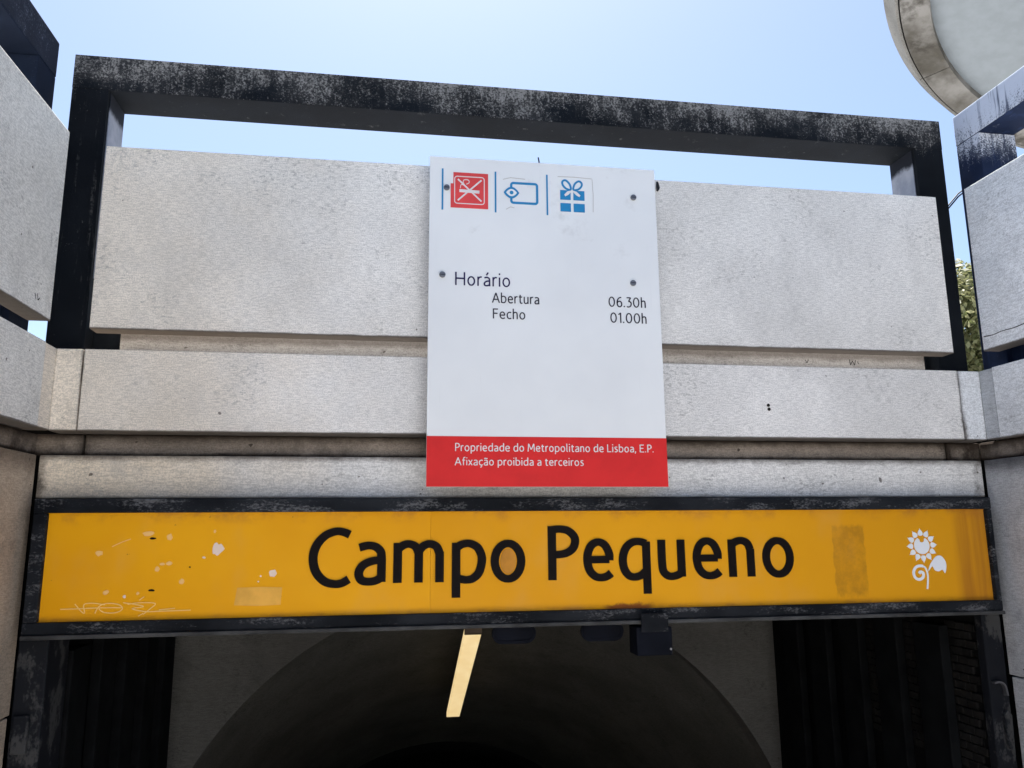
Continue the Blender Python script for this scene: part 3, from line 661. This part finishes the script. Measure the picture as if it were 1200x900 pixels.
# far end: lower arch and level passage beyond
e = MB(); ye = YP+.22+NV*.42; dz = -(NV*.42)*SL-.02; r2 = 2.54
O1 = [e.bm.verts.new((acx+(ar+.03)*math.cos(R(180-q)), ye, acz+dz+(ar+.03)*math.sin(R(180-q)))) for q in range(0, 181, 5)]
O2 = [e.bm.verts.new((acx+r2*math.cos(R(180-q)), ye, acz+dz+r2*math.sin(R(180-q)))) for q in range(0, 181, 5)]
O3 = [e.bm.verts.new((acx+r2*math.cos(R(180-q)), ye+6, acz+dz+r2*math.sin(R(180-q)))) for q in range(0, 181, 5)]
for i in range(len(O1)-1):
    e.bm.faces.new((O1[i], O1[i+1], O2[i+1], O2[i])); e.bm.faces.new((O2[i], O2[i+1], O3[i+1], O3[i]))
e.bm.faces.new(O3)
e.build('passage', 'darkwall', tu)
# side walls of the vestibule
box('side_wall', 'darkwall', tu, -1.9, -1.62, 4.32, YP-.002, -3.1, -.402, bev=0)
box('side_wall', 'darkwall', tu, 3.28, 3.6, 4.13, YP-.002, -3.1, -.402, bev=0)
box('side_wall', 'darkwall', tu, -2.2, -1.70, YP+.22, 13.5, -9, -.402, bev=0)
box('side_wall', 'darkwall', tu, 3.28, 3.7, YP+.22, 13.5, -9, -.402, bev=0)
tiles = []
for r_ in range(17):
    for c_ in range(14):
        y0 = 4.145+c_*.077+(.038 if r_ % 2 else 0); z0 = -1.33+r_*.047
        if not tiles:
            o = MB().box(3.262, 3.2795, y0, y0+.071, z0, z0+.041).build('tile', 'tile', tu, .003); tiles.append((o, y0, z0))
        else:
            o = tiles[0][0].copy(); COL.objects.link(o)
            o.location = (random.uniform(-.0012, .0012), (y0-tiles[0][1])*K, (z0-tiles[0][2])*K)

# ================================================================== GATES AND LAMP
def gate(s, X, label):
    o = thing('folding_gate', label, 'gate', (X, 4.6, -3.0), 'gates folded against the tunnel sides')
    for k in range(5):
        yc = 4.455+k*.42
        c = MB(); c.box(min(X, X-s*.06), max(X, X-s*.06), yc-.12, yc+.12, -2.98, -.56 if k == 0 else -.50); c.build('gate_bar', 'gate', o, .008)
    return o
gR = gate(1, 3.25, 'dark gate folded back against the right tunnel wall')
gL = gate(-1, -1.60, 'dark gate folded back against the left tunnel wall')
box('jamb', 'jamb', gL, -1.684, -1.553, 4.06, 4.31, -2.98, -.475, bev=.008)
box('jamb', 'jamb', gR, 3.255, 3.372, 4.06, 4.12, -2.98, -.475, bev=.008)
MB().stroke(catmull([(3.268,-.832),(3.30,-.828),(3.325,-.84),(3.335,-.865),(3.34,-.90)], 4), .010, 4.03, 4.055).build('hasp', 'screw', gR)
MB().prism([(3.31,-1.0),(3.335,-.97),(3.355,-1.0),(3.35,-1.16),(3.325,-1.175),(3.312,-1.15)], 4.035, 4.058).build('lock_plate', 'jamb', gR, .004)
box('hinge_block', 'jamb', gL, -1.665, -1.60, 4.035, 4.058, -.965, -.80, bev=.006)

lp = thing('strip_light', 'lit yellowish strip lamp hanging from the tunnel ceiling', 'lamp', (.72, 8.0, -1.3))
def strip(name, mat, w_, up0, up1, ya, yb):
    b = MB(); vs = []
    for y in (ya, yb):
        zc = -.78-(y-6.75)*SL; xc = .705+(y-6.8)*.011
        vs += [b.bm.verts.new((xc+sx*w_/2, y, zc+h)) for sx, h in ((-1, up0), (1, up0), (1, up1), (-1, up1))]
    for f in ((0,1,2,3),(7,6,5,4),(0,4,5,1),(1,5,6,2),(2,6,7,3),(3,7,4,0)): b.bm.faces.new([vs[i] for i in f])
    return b.build(name, mat, lp, .006)
strip('diffuser', 'lamp', .145, -.03, .03, 6.84, 9.25)
strip('housing', 'lampbody', .10, .031, .10, 6.84, 9.25)
strip('end_cap', 'lampbody', .147, -.032, .035, 9.251, 9.29)
strip('end_cap', 'lampbody', .147, -.032, .035, 6.80, 6.839)
for y in (7.3, 8.8):
    zc = -.78-(y-6.75)*SL+.10; MB().tube([(.72, y, zc), (.72, y, zc+.16)], .012, 6).build('hanger', 'lampbody', lp)

# ================================================================== ROUND CANOPY, TOP RIGHT
CC = Vector((8.687, 5.742, 5.964)); h_ = Vector((CC.x, CC.y, 0)).normalized()
nrm = (-Vector((0, 0, 1))*math.cos(R(20)) - h_*math.sin(R(20))).normalized()
ax = nrm.orthogonal().normalized(); ay = nrm.cross(ax)
cn = thing('round_canopy', 'large round grey concrete canopy with stained underside rim, behind the right wall', 'canopy', (CC.x, CC.y, .84))
def ring(prof, a0, a1, n, closed_prof=True):
    b = MB(); rows = []
    for i in range(n+1):
        a_ = a0+(a1-a0)*i/n; d = ax*math.cos(a_)+ay*math.sin(a_)
        rows.append([b.bm.verts.new(CC+d*r-nrm*o) for r, o in prof])
    m_ = len(prof)
    for A, B in zip(rows, rows[1:]):
        for k in range(m_): b.bm.faces.new((A[k], B[k], B[(k+1) % m_], A[(k+1) % m_]))
    b.bm.faces.new(rows[0]); b.bm.faces.new(rows[-1][::-1])
    return b
NS = 14
# turn the segments so that one joint falls where the photograph shows it
tp = Vector((0, 0, 0))
d0 = Vector((.0, .0, .0))
off = .0
for k in range(NS):
    g_ = .0016
    a0 = 2*math.pi*k/NS+off+g_; a1 = 2*math.pi*(k+1)/NS+off-g_
    ring([(3.0, 0), (3.327, 0), (3.327, .16), (3.0, .16)], a0, a1, 10).build('soffit_slab', 'soffit', cn)
    ring([(3.345, .012), (3.375, .0), (3.53, .27), (3.50, .34), (3.345, .34)], a0, a1, 10).build('rim_segment', 'fascia', cn)
MB_c = MB()
seg = 72; P = [MB_c.bm.verts.new(CC+(ax*math.cos(2*math.pi*i/seg)+ay*math.sin(2*math.pi*i/seg))*3.1-nrm*.10) for i in range(seg)]
MB_c.bm.faces.new(P)
P2_ = [MB_c.bm.verts.new(CC+(ax*math.cos(2*math.pi*i/seg)+ay*math.sin(2*math.pi*i/seg))*3.34-nrm*.36) for i in range(seg)]
ct = MB_c.bm.verts.new(CC-nrm*.7)
for i in range(seg):
    MB_c.bm.faces.new((P2_[i], P2_[(i+1) % seg], ct)); MB_c.bm.faces.new((P[i], P[(i+1) % seg], P2_[(i+1) % seg], P2_[i]))
MB_c.build('canopy_disc', 'canopy', cn)
MB().tube([(CC.x, CC.y, .8), (CC.x, CC.y, 5.9)], [.42, .36], 28).build('column', 'fascia', cn, smooth=True)

# ================================================================== TREE
tr = thing('leafy_tree', 'sunlit yellow-green tree seen in the gap between the middle and right walls', 'tree', (10.7, 14.2, .84))
MB().tube([(10.7, 14.2, .8), (10.65, 14.2, 1.7), (10.75, 14.15, 2.6), (10.7, 14.2, 3.6)], [.2, .15, .11, .04], 10).build('trunk', 'bark', tr, smooth=True)
lb = MB()
for k in range(9):
    a_ = k*2.4; z = 1.9+.22*k
    lb.tube([(10.7, 14.2, z), (10.7+.6*math.cos(a_), 14.2+.6*math.sin(a_), z+.4), (10.7+1.2*math.cos(a_), 14.2+1.2*math.sin(a_), z+.75)], [.06, .04, .015], 6)
lb.build('limb', 'bark', tr, smooth=True)
cr = MB(); clumps = []
while len(clumps) < 300:
    p = Vector((random.uniform(-1, 1), random.uniform(-1, 1), random.uniform(-1, 1)))
    if p.length < 1: clumps.append(Vector((10.7+p.x*2.3, 14.2+p.y*1.7, 3.45+p.z*2.15)))
for c in clumps:
    R0 = random.uniform(.28, .5)
    for _ in range(130):
        d = Vector((random.gauss(0, 1), random.gauss(0, 1), random.gauss(0, 1))).normalized()*R0*random.uniform(.5, 1)
        q = c+d; nn = (d.normalized()+Vector((random.uniform(-.8, .8), random.uniform(-.8, .8), random.uniform(-.3, 1)))).normalized()
        t1 = nn.orthogonal().normalized(); t1.rotate(Matrix.Rotation(random.uniform(0, 6.28), 3, nn)); t2 = nn.cross(t1); L_ = random.uniform(.06, .10)
        vs = [cr.bm.verts.new(q+t1*L_*a_+t2*L_*b_) for a_, b_ in ((-1, 0), (0, -.45), (1, 0), (0, .45))]
        cr.bm.faces.new(vs)
me = bpy.data.meshes.new('crown'); 
for v_ in cr.bm.verts: v_.co = W(v_.co)-Vector(tr['_loc'])
cr.bm.to_mesh(me); cr.bm.free(); me.materials.append(M['leaf']); o = bpy.data.objects.new('crown', me); COL.objects.link(o); o.parent = tr

for o in bpy.data.objects:
    if '_loc' in o: del o['_loc']
